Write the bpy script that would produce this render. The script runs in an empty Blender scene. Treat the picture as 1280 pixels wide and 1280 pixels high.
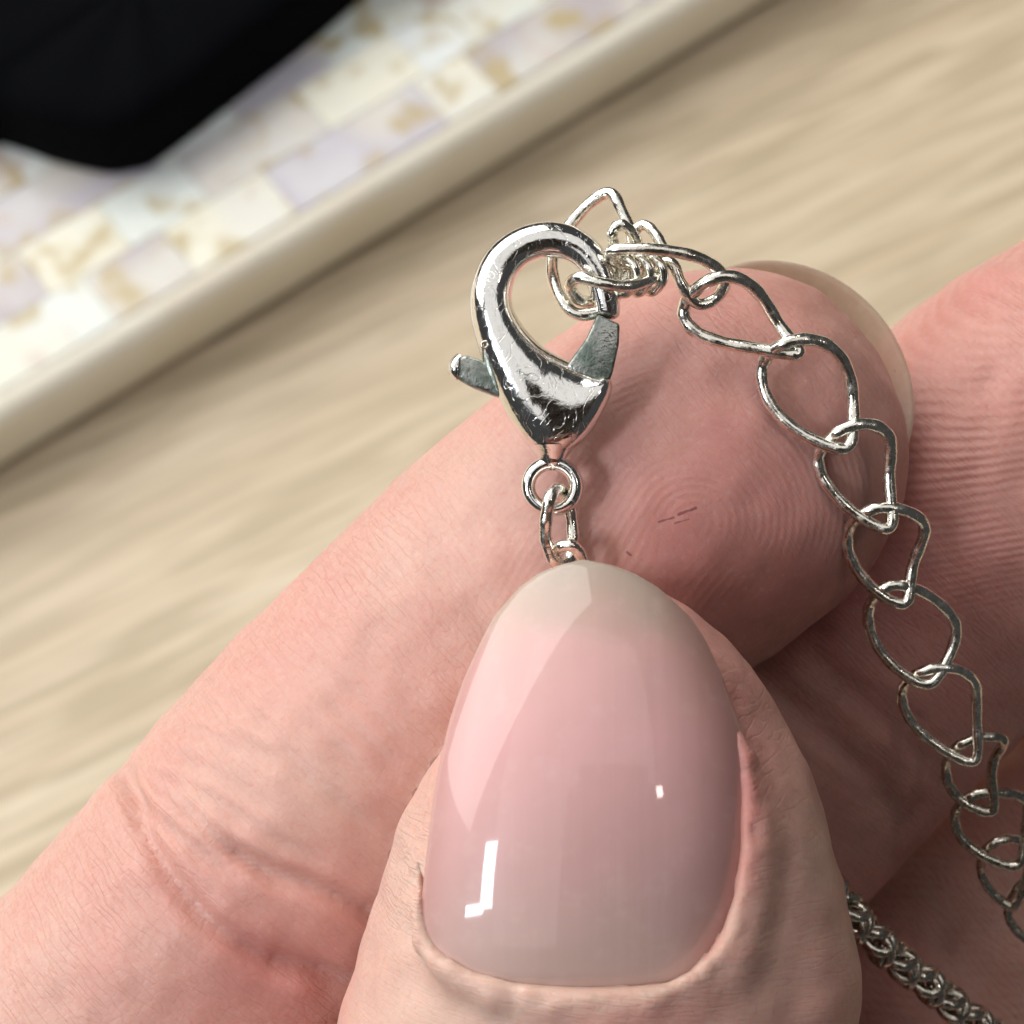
import bpy, bmesh, math, random
import numpy as np
from mathutils import Vector, Matrix

random.seed(7); rng = np.random.default_rng(7)
SC = bpy.context.scene
COL = SC.collection
# ------------------------------------------------------------------ frame of reference (millimetres)
D = 110.0            # camera to plane of focus
K = 30.5             # photo pixels per mm in the plane of focus (1280 px frame)
TILT = math.radians(30)          # camera looks 60 degrees below the horizon
AX = 390.0                       # plane of focus to table along the axis
ROT = Matrix.Rotation(TILT, 3, 'X')
O = Vector((0, 0, AX * math.cos(TILT) * 0.001))
MW = Matrix.Translation(O) @ ROT.to_4x4()
RN = np.array(ROT); ON = np.array(O)

def P(px, py, z=0.0):            # a photo pixel at depth z (mm, towards camera) in the hand's frame
    s = (D - z) / (D * K)
    return np.array([(px - 640) * s, (640 - py) * s, z])
def to_px(p):
    s = D * K / (D - p[:, 2])
    return 640 + p[:, 0] * s, 640 - p[:, 1] * s
def world(p):                    # hand frame mm -> world metres
    return RN @ (np.asarray(p, float) * 0.001) + ON
def on_table(px, py, h=0.0):     # where the view through a pixel meets a level h metres above the table
    c = world((0, 0, D)); d = world(P(px, py, 0)) - c
    t = (h - c[2]) / d[2]
    return c + d * t

# ------------------------------------------------------------------ camera
cd = bpy.data.cameras.new('camera'); cam = bpy.data.objects.new('camera', cd); COL.objects.link(cam)
cam.matrix_world = MW @ Matrix.Translation((0, 0, D * 0.001))
cd.sensor_width = 9.6; cd.lens = 9.6 * D * K / 1280.0
cd.clip_start = 0.005; cd.clip_end = 20
cd.dof.use_dof = True; cd.dof.focus_distance = (D - 1.0) * 0.001
cd.dof.aperture_fstop = cd.lens / 0.82
SC.camera = cam
# ------------------------------------------------------------------ light
w = bpy.data.worlds.new('World'); SC.world = w; w.use_nodes = True
bg = w.node_tree.nodes['Background']
bg.inputs[0].default_value = (0.97, 0.98, 1.0, 1); bg.inputs[1].default_value = 0.05
def area(name, pos, target, sx, sy, power, color, up=(0, 1, 0)):
    l = bpy.data.lights.new(name, 'AREA'); l.shape = 'RECTANGLE'; l.size = sx; l.size_y = sy
    l.energy = power; l.color = color
    o = bpy.data.objects.new(name, l); COL.objects.link(o)
    z = Vector(pos) - Vector(target); z.normalize(); x = Vector(up).cross(z).normalized(); y = z.cross(x)
    m = Matrix((x, y, z)).transposed().to_4x4(); m.translation = Vector(pos) * 0.001
    o.matrix_world = MW @ m
    return o
area('window_light', (-1250, 1500, 500), (0, 0, 0), 3.2, 2.2, 80.0, (1.0, 0.97, 0.93), (0, 0, 1))
area('nail_highlight_bar', (-490, -52, 590), (0, -10, 0), 0.085, 0.17, 1.9, (0.86, 0.92, 1.0))  # unseen lamp added to mirror as the upright of the thumbnail's L-shaped highlight
area('nail_highlight_foot', (-588, -142, 545), (0, -10, 0), 0.16, 0.03, 0.6, (0.86, 0.92, 1.0))  # second added lamp, the foot of that L; no shelf stands there
area('ceiling_light', (-150, 480, 1850), (0, 0, 0), 2.6, 2.6, 17.0, (1.0, 0.97, 0.95))
area('lamp_glint', (400, 95, 650), (0, -10, 0), 0.045, 0.03, 0.14, (1.0, 0.86, 0.76))
SC.view_settings.view_transform = 'Standard'; SC.view_settings.look = 'None'
SC.view_settings.gamma = 1; SC.view_settings.use_curve_mapping = False
SC.view_settings.exposure = 0.0
SC.render.engine = 'CYCLES'
SC.cycles.use_denoising = True; SC.cycles.use_adaptive_sampling = True; SC.cycles.adaptive_threshold = 0.03; SC.cycles.adaptive_min_samples = 16
SC.cycles.max_bounces = 5; SC.cycles.diffuse_bounces = 2; SC.cycles.glossy_bounces = 4; SC.cycles.transmission_bounces = 3
SC.cycles.sample_clamp_indirect = 6.0; SC.cycles.caustics_reflective = False; SC.cycles.caustics_refractive = False

# ------------------------------------------------------------------ node helpers
class NT:
    def __init__(s, name):
        s.m = bpy.data.materials.new(name); s.m.use_nodes = True
        s.t = s.m.node_tree; s.b = s.t.nodes['Principled BSDF']; s.out = s.t.nodes['Material Output']
    def n(s, kind, ins=None, **kw):
        x = s.t.nodes.new('ShaderNode' + kind)
        for k, v in kw.items(): setattr(x, k, v)
        for k, v in (ins or {}).items():
            if isinstance(v, bpy.types.NodeSocket): s.t.links.new(v, x.inputs[k])
            else: x.inputs[k].default_value = v
        return x
    def math(s, op, a, b=0.0, c=None, clamp=False):
        ins = {0: a, 1: b}
        if c is not None: ins[2] = c
        return s.n('Math', ins, operation=op, use_clamp=clamp).outputs[0]
    def vmath(s, op, a, b=(0, 0, 0)):
        return s.n('VectorMath', {0: a, 1: b}, operation=op).outputs[0]
    def mix(s, f, a, b, blend='MIX'):
        x = s.n('Mix', data_type='RGBA', blend_type=blend)
        for i, v in ((0, f), (6, a), (7, b)):
            if isinstance(v, bpy.types.NodeSocket): s.t.links.new(v, x.inputs[i])
            else: x.inputs[i].default_value = v if i == 0 else (*v, 1) if len(v) == 3 else v
        return x.outputs[2]
    def ramp(s, f, stops, interp='LINEAR'):
        x = s.n('ValToRGB', {0: f}); r = x.color_ramp; r.interpolation = interp
        while len(r.elements) < len(stops): r.elements.new(0.5)
        for e, (p, c) in zip(r.elements, stops):
            e.position = p; e.color = (*c, 1) if len(c) == 3 else c
        return x.outputs[0]
    def rng(s, v, a, b, c=0.0, d=1.0):
        return s.n('MapRange', {0: v, 1: a, 2: b, 3: c, 4: d}, interpolation_type='SMOOTHSTEP').outputs[0]
    def noise(s, vec, scale, detail=3.0, rough=0.5, dist=0.0, dim='3D'):
        return s.n('TexNoise', noise_dimensions=dim, ins={'Vector': vec, 'Scale': scale, 'Detail': detail, 'Roughness': rough, 'Distortion': dist}).outputs[0]
    def attr(s, name, out='Fac'):
        return s.n('Attribute', attribute_name=name).outputs[out]
    def mm(s):                   # object coordinates in millimetres
        return s.vmath('MULTIPLY', s.n('TexCoord').outputs['Object'], (1000, 1000, 1000))
    def set(s, **kw):
        for k, v in kw.items():
            k = k.replace('_', ' ')
            if isinstance(v, bpy.types.NodeSocket): s.t.links.new(v, s.b.inputs[k])
            else: s.b.inputs[k].default_value = (*v, 1) if isinstance(v, tuple) and len(v) == 3 and 'Radius' not in k else v
    def bump(s, h, dist, normal=None, strength=1.0):
        ins = {'Height': h, 'Distance': dist, 'Strength': strength}
        if normal is not None: ins['Normal'] = normal
        return s.n('Bump', ins).outputs[0]

# ------------------------------------------------------------------ materials
def mat_skin():
    t = NT('skin'); mm = t.mm(); fuv = t.attr('fuv', 'Vector')
    flush = t.attr('flush'); amp = t.attr('ridge_amp'); ph = t.attr('ridge'); wrk = t.attr('wrinkle')
    fine = t.noise(mm, 3.2, 2, 0.65)
    c = t.ramp(flush, [(0.0, (0.60, 0.405, 0.33)), (0.5, (0.585, 0.305, 0.255)), (1.0, (0.515, 0.205, 0.185))])
    c = t.mix(t.math('MULTIPLY', t.rng(fine, 0.5, 0.8), 0.25), c, (0.48, 0.19, 0.14))
    c = t.mix(t.math('MULTIPLY', t.rng(fine, 0.2, 0.45, 1.0, 0.0), 0.22), c, (0.72, 0.50, 0.40))
    # ridges of the finger pads
    sw = t.math('MULTIPLY_ADD', t.math('SINE', t.math('MULTIPLY_ADD', fine, 1.6, t.math('MULTIPLY', ph, 2 * math.pi))), 0.5, 0.5)
    ridge = t.math('MULTIPLY', sw, amp)
    # fine lines across the fingers and the cell pattern of the skin
    def across(a, b):
        v = t.math('ABSOLUTE', t.math('SUBTRACT', t.noise(t.vmath('MULTIPLY', fuv, (a, b, 1.0)), 1.0, 1, 0.6, 0, '2D'), 0.5))
        return t.rng(v, 0.0, 0.1)
    lines = across(2.8, 0.42); lines2 = across(1.1, 1.9)
    wv = t.vmath('ADD', t.vmath('MULTIPLY', fuv, (3.4, 2.2, 1.0)), t.n('CombineXYZ', {0: t.math('MULTIPLY', fine, 2.2), 1: t.math('MULTIPLY', fine, -2.2), 2: 0.0}).outputs[0])
    cell = t.rng(t.n('TexVoronoi', {'Vector': wv, 'Scale': 1.0}, feature='DISTANCE_TO_EDGE', voronoi_dimensions='2D').outputs[0], 0.0, 0.35)
    l1 = t.math('MULTIPLY', t.math('MULTIPLY_ADD', cell, 0.16, t.math('MULTIPLY_ADD', lines, 0.42, t.math('MULTIPLY', lines2, 0.2))), wrk)
    h = t.math('ADD', ridge, l1)
    h = t.math('MULTIPLY_ADD', fine, 0.5, h)
    nrm = t.bump(h, 0.000037)
    c = t.mix(t.math('MULTIPLY', t.math('MULTIPLY', t.math('SUBTRACT', 1.0, sw), amp), 0.2), c, (0.40, 0.12, 0.09))
    c = t.mix(t.math('MULTIPLY', t.math('SUBTRACT', 1.0, cell), t.math('MULTIPLY', wrk, 0.05)), c, (0.82, 0.60, 0.50))
    c = t.mix(t.math('MULTIPLY', t.math('SUBTRACT', 1.0, lines), t.math('MULTIPLY', wrk, 0.10)), c, (0.45, 0.16, 0.12))
    # a small scratch on the index pad
    sep = t.n('SeparateXYZ', {0: mm})
    X, Y = sep.outputs[0], sep.outputs[1]
    nz = t.math('MULTIPLY', t.math('SUBTRACT', fine, 0.5), 0.14)
    def seg(a, b, wd):
        a = P(*a, -1.6)[:2]; b = P(*b, -1.6)[:2]; dx, dy = b - a; L2 = dx * dx + dy * dy
        ux = t.math('SUBTRACT', X, float(a[0])); uy = t.math('SUBTRACT', Y, float(a[1]))
        tt = t.math('DIVIDE', t.math('ADD', t.math('MULTIPLY', ux, float(dx)), t.math('MULTIPLY', uy, float(dy))), float(L2), clamp=True)
        ex = t.math('SUBTRACT', ux, t.math('MULTIPLY', tt, float(dx))); ey = t.math('SUBTRACT', uy, t.math('MULTIPLY', tt, float(dy)))
        dd = t.math('ADD', t.math('SQRT', t.math('ADD', t.math('MULTIPLY', ex, ex), t.math('MULTIPLY', ey, ey))), nz)
        return t.rng(dd, wd * 0.3, wd, 1.0, 0.0)
    front = t.rng(sep.outputs[2], -6.0, -4.5)
    for a, b, wd, st_ in (((846, 643), (868, 635), 0.085, .65), ((822, 652), (840, 647), 0.06, .55), ((842, 654), (859, 649), 0.05, .5), ((783, 690), (788, 694), 0.07, .6)):
        k = t.math('MULTIPLY', t.math('MULTIPLY', seg(a, b, wd), front), st_)
        c = t.mix(k, c, (0.13, 0.02, 0.03))
    t.set(Base_Color=c, Roughness=t.rng(fine, 0.3, 0.7, 0.42, 0.52), Subsurface_Weight=0.5, Subsurface_Radius=(1.0, 0.38, 0.25), Subsurface_Scale=0.0011,
          Normal=nrm, IOR=1.42)
    t.b.inputs['Specular IOR Level'].default_value = 0.4
    return t.m

def mat_nail():
    t = NT('nail_plate'); mm = t.mm()
    pos = t.attr('nail_t')       # 0 cuticle .. 1 tip
    side = t.attr('nail_s')
    big = t.noise(mm, 0.35, 3, 0.5)
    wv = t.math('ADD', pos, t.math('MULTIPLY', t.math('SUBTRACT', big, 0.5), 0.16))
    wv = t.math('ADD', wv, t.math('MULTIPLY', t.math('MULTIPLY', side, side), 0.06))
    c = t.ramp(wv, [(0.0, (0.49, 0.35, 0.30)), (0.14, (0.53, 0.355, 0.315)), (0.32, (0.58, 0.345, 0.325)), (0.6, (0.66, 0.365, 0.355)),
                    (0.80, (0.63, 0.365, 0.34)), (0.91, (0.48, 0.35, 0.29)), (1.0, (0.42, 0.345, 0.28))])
    c = t.mix(t.rng(side, -0.98, -0.8, 0.5, 0.0), c, (0.42, 0.22, 0.19))  # side shading painted into the nail colour: thin dark left edge
    c = t.mix(t.rng(side, 0.45, 1.0, 0.0, 0.55), c, (0.36, 0.16, 0.13))  # painted shading again, a broader brown-red fade on the right side
    c = t.mix(t.math('MULTIPLY', t.rng(t.noise(mm, 0.9, 3, 0.6), 0.5, 0.8), 0.2), c, (0.70, 0.50, 0.46))
    st = t.vmath('MULTIPLY', mm, (2.6, 0.05, 0.05))
    h = t.noise(st, 1.0, 2, 0.5)
    nrm = t.bump(h, 0.000009)
    nrm = t.bump(t.noise(mm, 0.3, 1, 0.5), 0.00008, nrm)
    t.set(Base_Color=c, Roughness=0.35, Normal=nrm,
          IOR=1.45, Coat_Weight=0.6, Coat_Roughness=0.05, Coat_IOR=1.6)
    t.b.inputs['Specular IOR Level'].default_value = 0.2
    return t.m

def mat_nail_edge():
    t = NT('nail_free_edge'); mm = t.mm()
    c = t.mix(t.rng(t.noise(mm, 1.5, 4, 0.6), 0.35, 0.7), (0.80, 0.60, 0.47), (0.86, 0.68, 0.55))
    c = t.mix(t.math('MULTIPLY', t.rng(t.noise(mm, 4.0, 3, 0.7), 0.66, 0.74), 0.7), c, (0.14, 0.06, 0.04))
    t.set(Base_Color=c, Roughness=0.3, Transmission_Weight=0.5, IOR=1.12)
    return t.m

def mat_metal(name, col, rough, bump, scale, tarnish=0.0, tcol=(0.1, 0.1, 0.07), scratch=0.0, dark=None):
    t = NT(name); mm = t.mm()
    n1 = t.noise(mm, scale, 3, 0.6)
    c = t.mix(t.math('MULTIPLY', t.rng(t.noise(mm, 1.7, 4, 0.65), 0.5, 0.75), tarnish), col, tcol)
    nrm = t.bump(n1, bump)
    r = t.rng(t.noise(mm, 3.0, 4, 0.65), 0.35, 0.75, rough * 0.6, rough * 1.9)
    if scratch:
        hair = t.noise(t.vmath('MULTIPLY', t.vmath('ADD', mm, t.vmath('MULTIPLY', t.n('TexNoise', {'Vector': mm, 'Scale': 0.5}).outputs[1], (3, 3, 3))), (9.0, 0.9, 0.9)), 1.0, 2, 0.6)
        hl = t.rng(hair, 0.60, 0.66)
        nrm = t.bump(hl, -scratch, nrm); r = t.math('MULTIPLY_ADD', hl, 0.12, r)
    if scratch is None:
        ve = t.n('TexVoronoi', {'Vector': t.vmath('ADD', mm, t.vmath('MULTIPLY', t.n('TexNoise', {'Vector': mm, 'Scale': 0.6}).outputs[1], (2.5, 2.5, 2.5))), 'Scale': 0.75}, feature='DISTANCE_TO_EDGE').outputs[0]
        sc = t.rng(ve, 0.008, 0.03, 1.0, 0.0)
        sc = t.math('MULTIPLY', sc, t.rng(t.noise(mm, 0.8, 2, 0.5), 0.48, 0.62))
        nrm = t.bump(sc, -scratch, nrm)
        r = t.math('ADD', r, t.math('MULTIPLY', sc, 0.25))
        pit = t.n('TexVoronoi', {'Vector': mm, 'Scale': 2.3}, feature='F1').outputs[0]
        pt = t.rng(pit, 0.06, 0.13, 1.0, 0.0)
        nrm = t.bump(pt, -scratch * 2, nrm)
    t.set(Base_Color=c, Metallic=1.0, Roughness=r, Normal=nrm)
    return t.m

def mat_patina():
    t = NT('patina_metal'); mm = t.mm()
    a = t.noise(mm, 1.1, 3, 0.6); b = t.noise(t.vmath('ADD', mm, (9, 3, 1)), 2.6, 3, 0.65)
    c = t.mix(t.rng(a, 0.35, 0.65), (0.42, 0.43, 0.40), (0.16, 0.20, 0.17))
    c = t.mix(t.math('MULTIPLY', t.rng(b, 0.55, 0.7), 0.6), c, (0.06, 0.10, 0.08))
    t.set(Base_Color=c, Metallic=t.rng(b, 0.45, 0.65, 1.0, 0.4), Roughness=t.rng(a, 0.3, 0.7, 0.22, 0.42), Normal=t.bump(t.noise(mm, 5, 2, 0.6), 0.00003))
    return t.m

def mat_wood():
    t = NT('wood'); g = t.n('TexCoord').outputs['Object']
    v = t.vmath('MULTIPLY', g, (9, 150, 1)); v2 = t.vmath('MULTIPLY', g, (24, 380, 1)); v3 = t.vmath('MULTIPLY', g, (3, 26, 1))
    a = t.noise(v, 1.0, 3, 0.6); b = t.noise(v2, 1.0, 2, 0.6); d = t.noise(v3, 1.0, 2, 0.5)
    c = t.ramp(a, [(0.28, (0.55, 0.425, 0.28)), (0.45, (0.64, 0.515, 0.36)), (0.6, (0.69, 0.575, 0.415)), (0.75, (0.73, 0.625, 0.47))])
    c = t.mix(t.math('MULTIPLY', t.rng(b, 0.42, 0.60), 0.8), c, (0.44, 0.35, 0.225))
    c = t.mix(t.math('MULTIPLY', t.rng(d, 0.4, 0.7), 0.35), c, (0.63, 0.52, 0.36))
    t.set(Base_Color=c, Roughness=0.42)
    return t.m

def mat_rim():
    t = NT('cream_lacquer'); g = t.n('TexCoord').outputs['Object']
    n = t.noise(g, 40, 4, 0.55)
    c = t.mix(t.rng(n, 0.35, 0.7), (0.90, 0.85, 0.72), (0.86, 0.79, 0.64))
    t.set(Base_Color=c, Roughness=0.32, Normal=t.bump(n, 0.0004), Coat_Weight=0.3, Coat_Roughness=0.1)
    return t.m
def mat_shell():
    t = NT('mother_of_pearl'); g = t.n('TexCoord').outputs['Object']
    r = t.n('ObjectInfo').outputs['Random']
    off = t.n('CombineXYZ', {0: t.math('MULTIPLY', r, 37.0), 1: t.math('MULTIPLY', r, 91.0), 2: 0.0}).outputs[0]
    v = t.vmath('ADD', g, off)
    base = t.ramp(r, [(0.0, (0.74, 0.79, 0.74)), (0.18, (0.46, 0.41, 0.42)), (0.34, (0.80, 0.78, 0.64)), (0.48, (0.50, 0.38, 0.27)),
                      (0.6, (0.53, 0.50, 0.55)), (0.74, (0.78, 0.82, 0.80)), (0.88, (0.58, 0.47, 0.40))], 'CONSTANT')
    a = t.noise(v, 60, 2, 0.5); b = t.noise(t.vmath('ADD', v, (3, 7, 0)), 95, 2, 0.55)
    base = t.mix(t.math('MULTIPLY', t.rng(t.noise(v, 28, 1, 0.5), 0.46, 0.62), 0.6), base, (0.74, 0.70, 0.56))
    c = t.mix(t.math('MULTIPLY', t.rng(a, 0.45, 0.65), 0.4), base, (0.70, 0.72, 0.72))
    c = t.mix(t.math('MULTIPLY', t.rng(b, 0.53, 0.66), 0.78), c, (0.46, 0.35, 0.14))
    c = t.mix(t.math('MULTIPLY', t.rng(b, 0.30, 0.38, 1.0, 0.0), 0.5), c, (0.60, 0.46, 0.40))
    t.set(Base_Color=c, Roughness=0.35, Coat_Weight=0.25, Coat_Roughness=0.08, Sheen_Weight=0.0)
    return t.m
def mat_black():
    t = NT('black_velvet'); g = t.n('TexCoord').outputs['Object']
    n = t.noise(g, 25, 5, 0.6); n2 = t.noise(g, 900, 3, 0.6)
    c = t.mix(n, (0.0010, 0.0011, 0.0016), (0.003, 0.0035, 0.005))
    t.set(Base_Color=c, Roughness=0.92, Normal=t.bump(n2, 0.0004))
    t.b.inputs['Specular IOR Level'].default_value = 0.05
    return t.m
M = dict(skin=mat_skin(), nail=mat_nail(), edge=mat_nail_edge(), wood=mat_wood(), rim=mat_rim(), shell=mat_shell(), black=mat_black(),
         silver=mat_metal('polished_silver', (0.88, 0.87, 0.84), 0.11, 0.000008, 5.0, 0.3, (0.5, 0.48, 0.42), 0.000004),
         wire=mat_metal('silver_wire', (0.92, 0.89, 0.80), 0.20, 0.00002, 3.0, 0.55, (0.34, 0.30, 0.20)),
         dark_wire=mat_metal('dark_silver_wire', (0.62, 0.58, 0.50), 0.22, 0.00002, 3.0, 0.7, (0.22, 0.18, 0.12)),  # darker version of the silver wire
         patina=mat_patina())

# ------------------------------------------------------------------ mesh helpers
def mesh_np(name, v, f, mat, smooth=True, attrs=None):
    me = bpy.data.meshes.new(name)
    v = np.asarray(v, np.float32); f = np.asarray(f, np.int32); k = f.shape[1]
    me.vertices.add(len(v)); me.vertices.foreach_set('co', v.ravel())
    me.loops.add(f.size); me.loops.foreach_set('vertex_index', f.ravel())
    me.polygons.add(len(f)); me.polygons.foreach_set('loop_start', np.arange(0, f.size, k, dtype=np.int32))
    me.polygons.foreach_set('loop_total', np.full(len(f), k, np.int32))
    me.polygons.foreach_set('use_smooth', np.full(len(f), smooth))
    me.update(calc_edges=True); me.validate()
    for an, av in (attrs or {}).items():
        av = np.asarray(av, np.float32)
        a = me.attributes.new(an, 'FLOAT' if av.ndim == 1 else 'FLOAT_VECTOR', 'POINT')
        a.data.foreach_set('value' if av.ndim == 1 else 'vector', av.ravel())
    me.materials.append(mat)
    return me
def link(name, me, parent=None, mw=None):
    o = bpy.data.objects.new(name, me); COL.objects.link(o)
    if parent is not None: o.parent = parent
    else: o.matrix_world = MW if mw is None else mw
    return o
def tag(o, label, cat, group=None, kind=None):
    if label: o['label'] = label
    if cat: o['category'] = cat
    if group: o['group'] = group
    if kind: o['kind'] = kind
    return o
def spline(pts, n, closed=False):
    p = np.asarray(pts, float); m = len(p)
    if closed: q = np.vstack([p[-1], p, p[0], p[1]]); segs = m
    else: q = np.vstack([2 * p[0] - p[1], p, 2 * p[-1] - p[-2]]); segs = m - 1
    tt = np.linspace(0, segs, n, endpoint=not closed); i = np.minimum(tt.astype(int), segs - 1); u = (tt - i)[:, None]
    a, b, c, d = q[i], q[i + 1], q[i + 2], q[i + 3]
    return 0.5 * (2 * b + (c - a) * u + (2 * a - 5 * b + 4 * c - d) * u * u + (3 * b - a - 3 * c + d) * u ** 3)
def tube(path, r, closed=True, m=12):
    p = np.asarray(path, float); n = len(p)
    T = (np.roll(p, -1, 0) - np.roll(p, 1, 0)) if closed else np.gradient(p, axis=0)
    T /= np.linalg.norm(T, axis=1)[:, None]
    N = np.zeros_like(p); u = np.cross(T[0], [0.3, 0.2, 1]); u /= np.linalg.norm(u)
    for i in range(n):
        u = u - T[i] * (u @ T[i]); u /= np.linalg.norm(u); N[i] = u
    B = np.cross(T, N)
    if closed:                                   # undo the frame's turn round the loop
        u = N[-1] - T[0] * (N[-1] @ T[0]); ang = math.atan2(u @ B[0], u @ N[0])
        a = -ang * np.arange(n) / n; ca, sa = np.cos(a)[:, None], np.sin(a)[:, None]
        N, B = N * ca + B * sa, B * ca - N * sa
    th = np.arange(m) * 2 * math.pi / m
    r = np.broadcast_to(np.asarray(r, float), (n,))
    v = p[:, None] + r[:, None, None] * (np.cos(th)[None, :, None] * N[:, None] + np.sin(th)[None, :, None] * B[:, None])
    v = v.reshape(-1, 3)
    ii = np.arange(n if closed else n - 1)[:, None]; jj = np.arange(m)[None]
    i2 = (ii + 1) % n; j2 = (jj + 1) % m
    f = np.stack([ii * m + jj, ii * m + j2, i2 * m + j2, i2 * m + jj], -1).reshape(-1, 4)
    return v, f
MMS = 0.001
# ------------------------------------------------------------------ setting: table top
e0 = on_table(0, 600); e1 = on_table(985, 0)
ed = (e1 - e0); ed[2] = 0; ed /= np.linalg.norm(ed)                # along the tray's edge
en = np.array([-ed[1], ed[0], 0])                                  # into the tray
if en[1] < 0: en = -en
g = on_table(0, 1000); g2 = on_table(300, 850)
gd = g2 - g; ga = math.atan2(gd[1], gd[0])
bm = bmesh.new()
bmesh.ops.create_cube(bm, size=1.0, matrix=Matrix.Translation((0, 0, -0.012)) @ Matrix.Diagonal((1.8, 1.3, 0.024, 1)))
bmesh.ops.bevel(bm, geom=bm.edges[:], offset=0.003, segments=2, affect='EDGES')
me = bpy.data.meshes.new('tabletop'); bm.to_mesh(me); bm.free(); me.materials.append(M['wood'])
tb = link('tabletop', me, mw=Matrix.Translation((0.0, 0.25, 0)) @ Matrix.Rotation(ga, 4, 'Z'))
tag(tb, 'pale oak wood table top', None, kind='structure')
# ------------------------------------------------------------------ tray with shell tiles
TH = 0.0185
ang = math.atan2(ed[1], ed[0])
tm = Matrix.Translation(Vector(e0)) @ Matrix.Rotation(ang, 4, 'Z')         # x along edge, y into the tray
tray = bpy.data.objects.new('tray', None); COL.objects.link(tray); tray.matrix_world = tm; tray.empty_display_size = 0.05
tag(tray, 'cream tray inlaid with pearly shell tiles, lying on the wooden table', 'tray')
def rbox(bm, x0, x1, y0, y1, z0, z1, bev=0.0, seg=2):
    r = bmesh.ops.create_cube(bm, size=1.0, matrix=Matrix.Translation(((x0 + x1) / 2, (y0 + y1) / 2, (z0 + z1) / 2)) @ Matrix.Diagonal((x1 - x0, y1 - y0, z1 - z0, 1)))
    if bev: bmesh.ops.bevel(bm, geom=list({e for v in r['verts'] for e in v.link_edges}), offset=bev, segments=seg, affect='EDGES', profile=0.5)
def bm_obj(name, bm, mat, parent, smooth=True):
    me = bpy.data.meshes.new(name); bm.to_mesh(me); bm.free(); me.materials.append(mat)
    for p in me.polygons: p.use_smooth = smooth
    o = bpy.data.objects.new(name, me); COL.objects.link(o); o.parent = parent
    return o
X0, X1, W = -0.10, 0.34, 0.26
bm = bmesh.new(); rbox(bm, X0, X1, 0.0, W, 0.0015, TH, 0.004, 5); bm_obj('tray_body', bm, M['rim'], tray)
row_h, gap, lip = 0.0125, 0.0001, 0.0045
tiles = {}
for r in range(15):
    y0 = lip + r * row_h; x = X0 + 0.004 - random.uniform(0, 0.012)
    while x < X1 - 0.006:
        ln = random.choice([0.012, 0.018, 0.023, 0.028, 0.036]); xa = max(x, X0 + 0.004); xb = min(x + ln, X1 - 0.004)
        # keep the ones the photograph can show
        c = world((0, 0, D)); wc = np.array(tm @ Vector(((xa + xb) / 2, y0 + row_h / 2, TH)))
        lp = RN.T @ (wc - ON) * 1000; px, py = to_px(lp[None])
        if xb - xa > 0.004 and -1100 < px[0] < 1300 and -700 < py[0] < 1400:
            key = round(xb - xa, 4)
            if key not in tiles:
                b2 = bmesh.new(); hw = (xb - xa - gap) / 2; rbox(b2, -hw, hw, -(row_h - gap) / 2, (row_h - gap) / 2, 0, 0.0011, 0.00012, 1)
                tmsh = bpy.data.meshes.new('shell_tile'); b2.to_mesh(tmsh); b2.free(); tmsh.materials.append(M['shell']); tiles[key] = tmsh
            o = bpy.data.objects.new('shell_tile', tiles[key]); COL.objects.link(o); o.parent = tray
            o.location = ((xa + xb) / 2, y0 + row_h / 2, TH - 0.0006 + random.uniform(0, 0.00015))
            o.rotation_euler = (random.uniform(-.006, .006), random.uniform(-.004, .004), 0)
        x += ln
# ------------------------------------------------------------------ black pouch on the tray
ztop = TH + 0.0008
outl = [(-160, 150), (0, 183), (70, 206), (130, 219), (165, 216), (200, 202), (300, 125), (390, 55), (460, -5), (560, -90), (300, -330), (-200, -330)]
base = np.array([on_table(a, b, ztop) for a, b in outl])[:, :2]
cen = base.mean(0)
rp = spline(np.c_[base, np.zeros(len(base))], 96, True)[:, :2]
lv = [(0.0, 0.985), (0.001, 1.0), (0.006, 1.0), (0.011, 0.995), (0.014, 0.975), (0.0155, 0.93), (0.0165, 0.8), (0.0172, 0.5), (0.0174, 0.02)]
V = []
for z, s in lv:
    q = cen + (rp - cen) * s
    wob = 0.0007 * np.sin(rp[:, 0] * 190 + 1.3) * np.cos(rp[:, 1] * 150) * (z > 0.012)
    V.append(np.c_[q - cen, z + wob])
V = np.vstack(V); n = 96
F = [(k * n + i, k * n + (i + 1) % n, (k + 1) * n + (i + 1) % n, (k + 1) * n + i) for k in range(len(lv) - 1) for i in range(n)]
po = link('jewellery_pouch', mesh_np('jewellery_pouch', V, F, M['black']), mw=Matrix.Translation((cen[0], cen[1], ztop)))
tag(po, 'matte black pouch with a rounded corner, lying on the shell tray', 'pouch')

# ------------------------------------------------------------------ the phone that takes the picture: mirrored in the nail and the clasp
t_ = NT('black_glass'); t_.set(Base_Color=t_.mix(t_.noise(t_.mm(), 0.05, 2), (0.006, 0.006, 0.008), (0.012, 0.012, 0.014)), Roughness=0.25)
bm = bmesh.new(); rbox(bm, -0.012, 0.066, -0.142, 0.018, 0.0, 0.0085)
bmesh.ops.bevel(bm, geom=[e for e in bm.edges if abs((e.verts[0].co - e.verts[1].co).z) > 0.005], offset=0.008, segments=6, affect='EDGES')
bmesh.ops.bevel(bm, geom=[e for e in bm.edges if abs((e.verts[0].co - e.verts[1].co).z) < 1e-5], offset=0.0015, segments=2, affect='EDGES')
me = bpy.data.meshes.new('phone'); bm.to_mesh(me); bm.free(); me.materials.append(t_.m)
ph_ = link('phone', me, mw=MW @ Matrix.Translation((0, 0, (D + 2.0) * 0.001)))
tag(ph_, 'dark phone held above the hand, mirrored as a dark corner in the thumbnail', 'phone')

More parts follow.
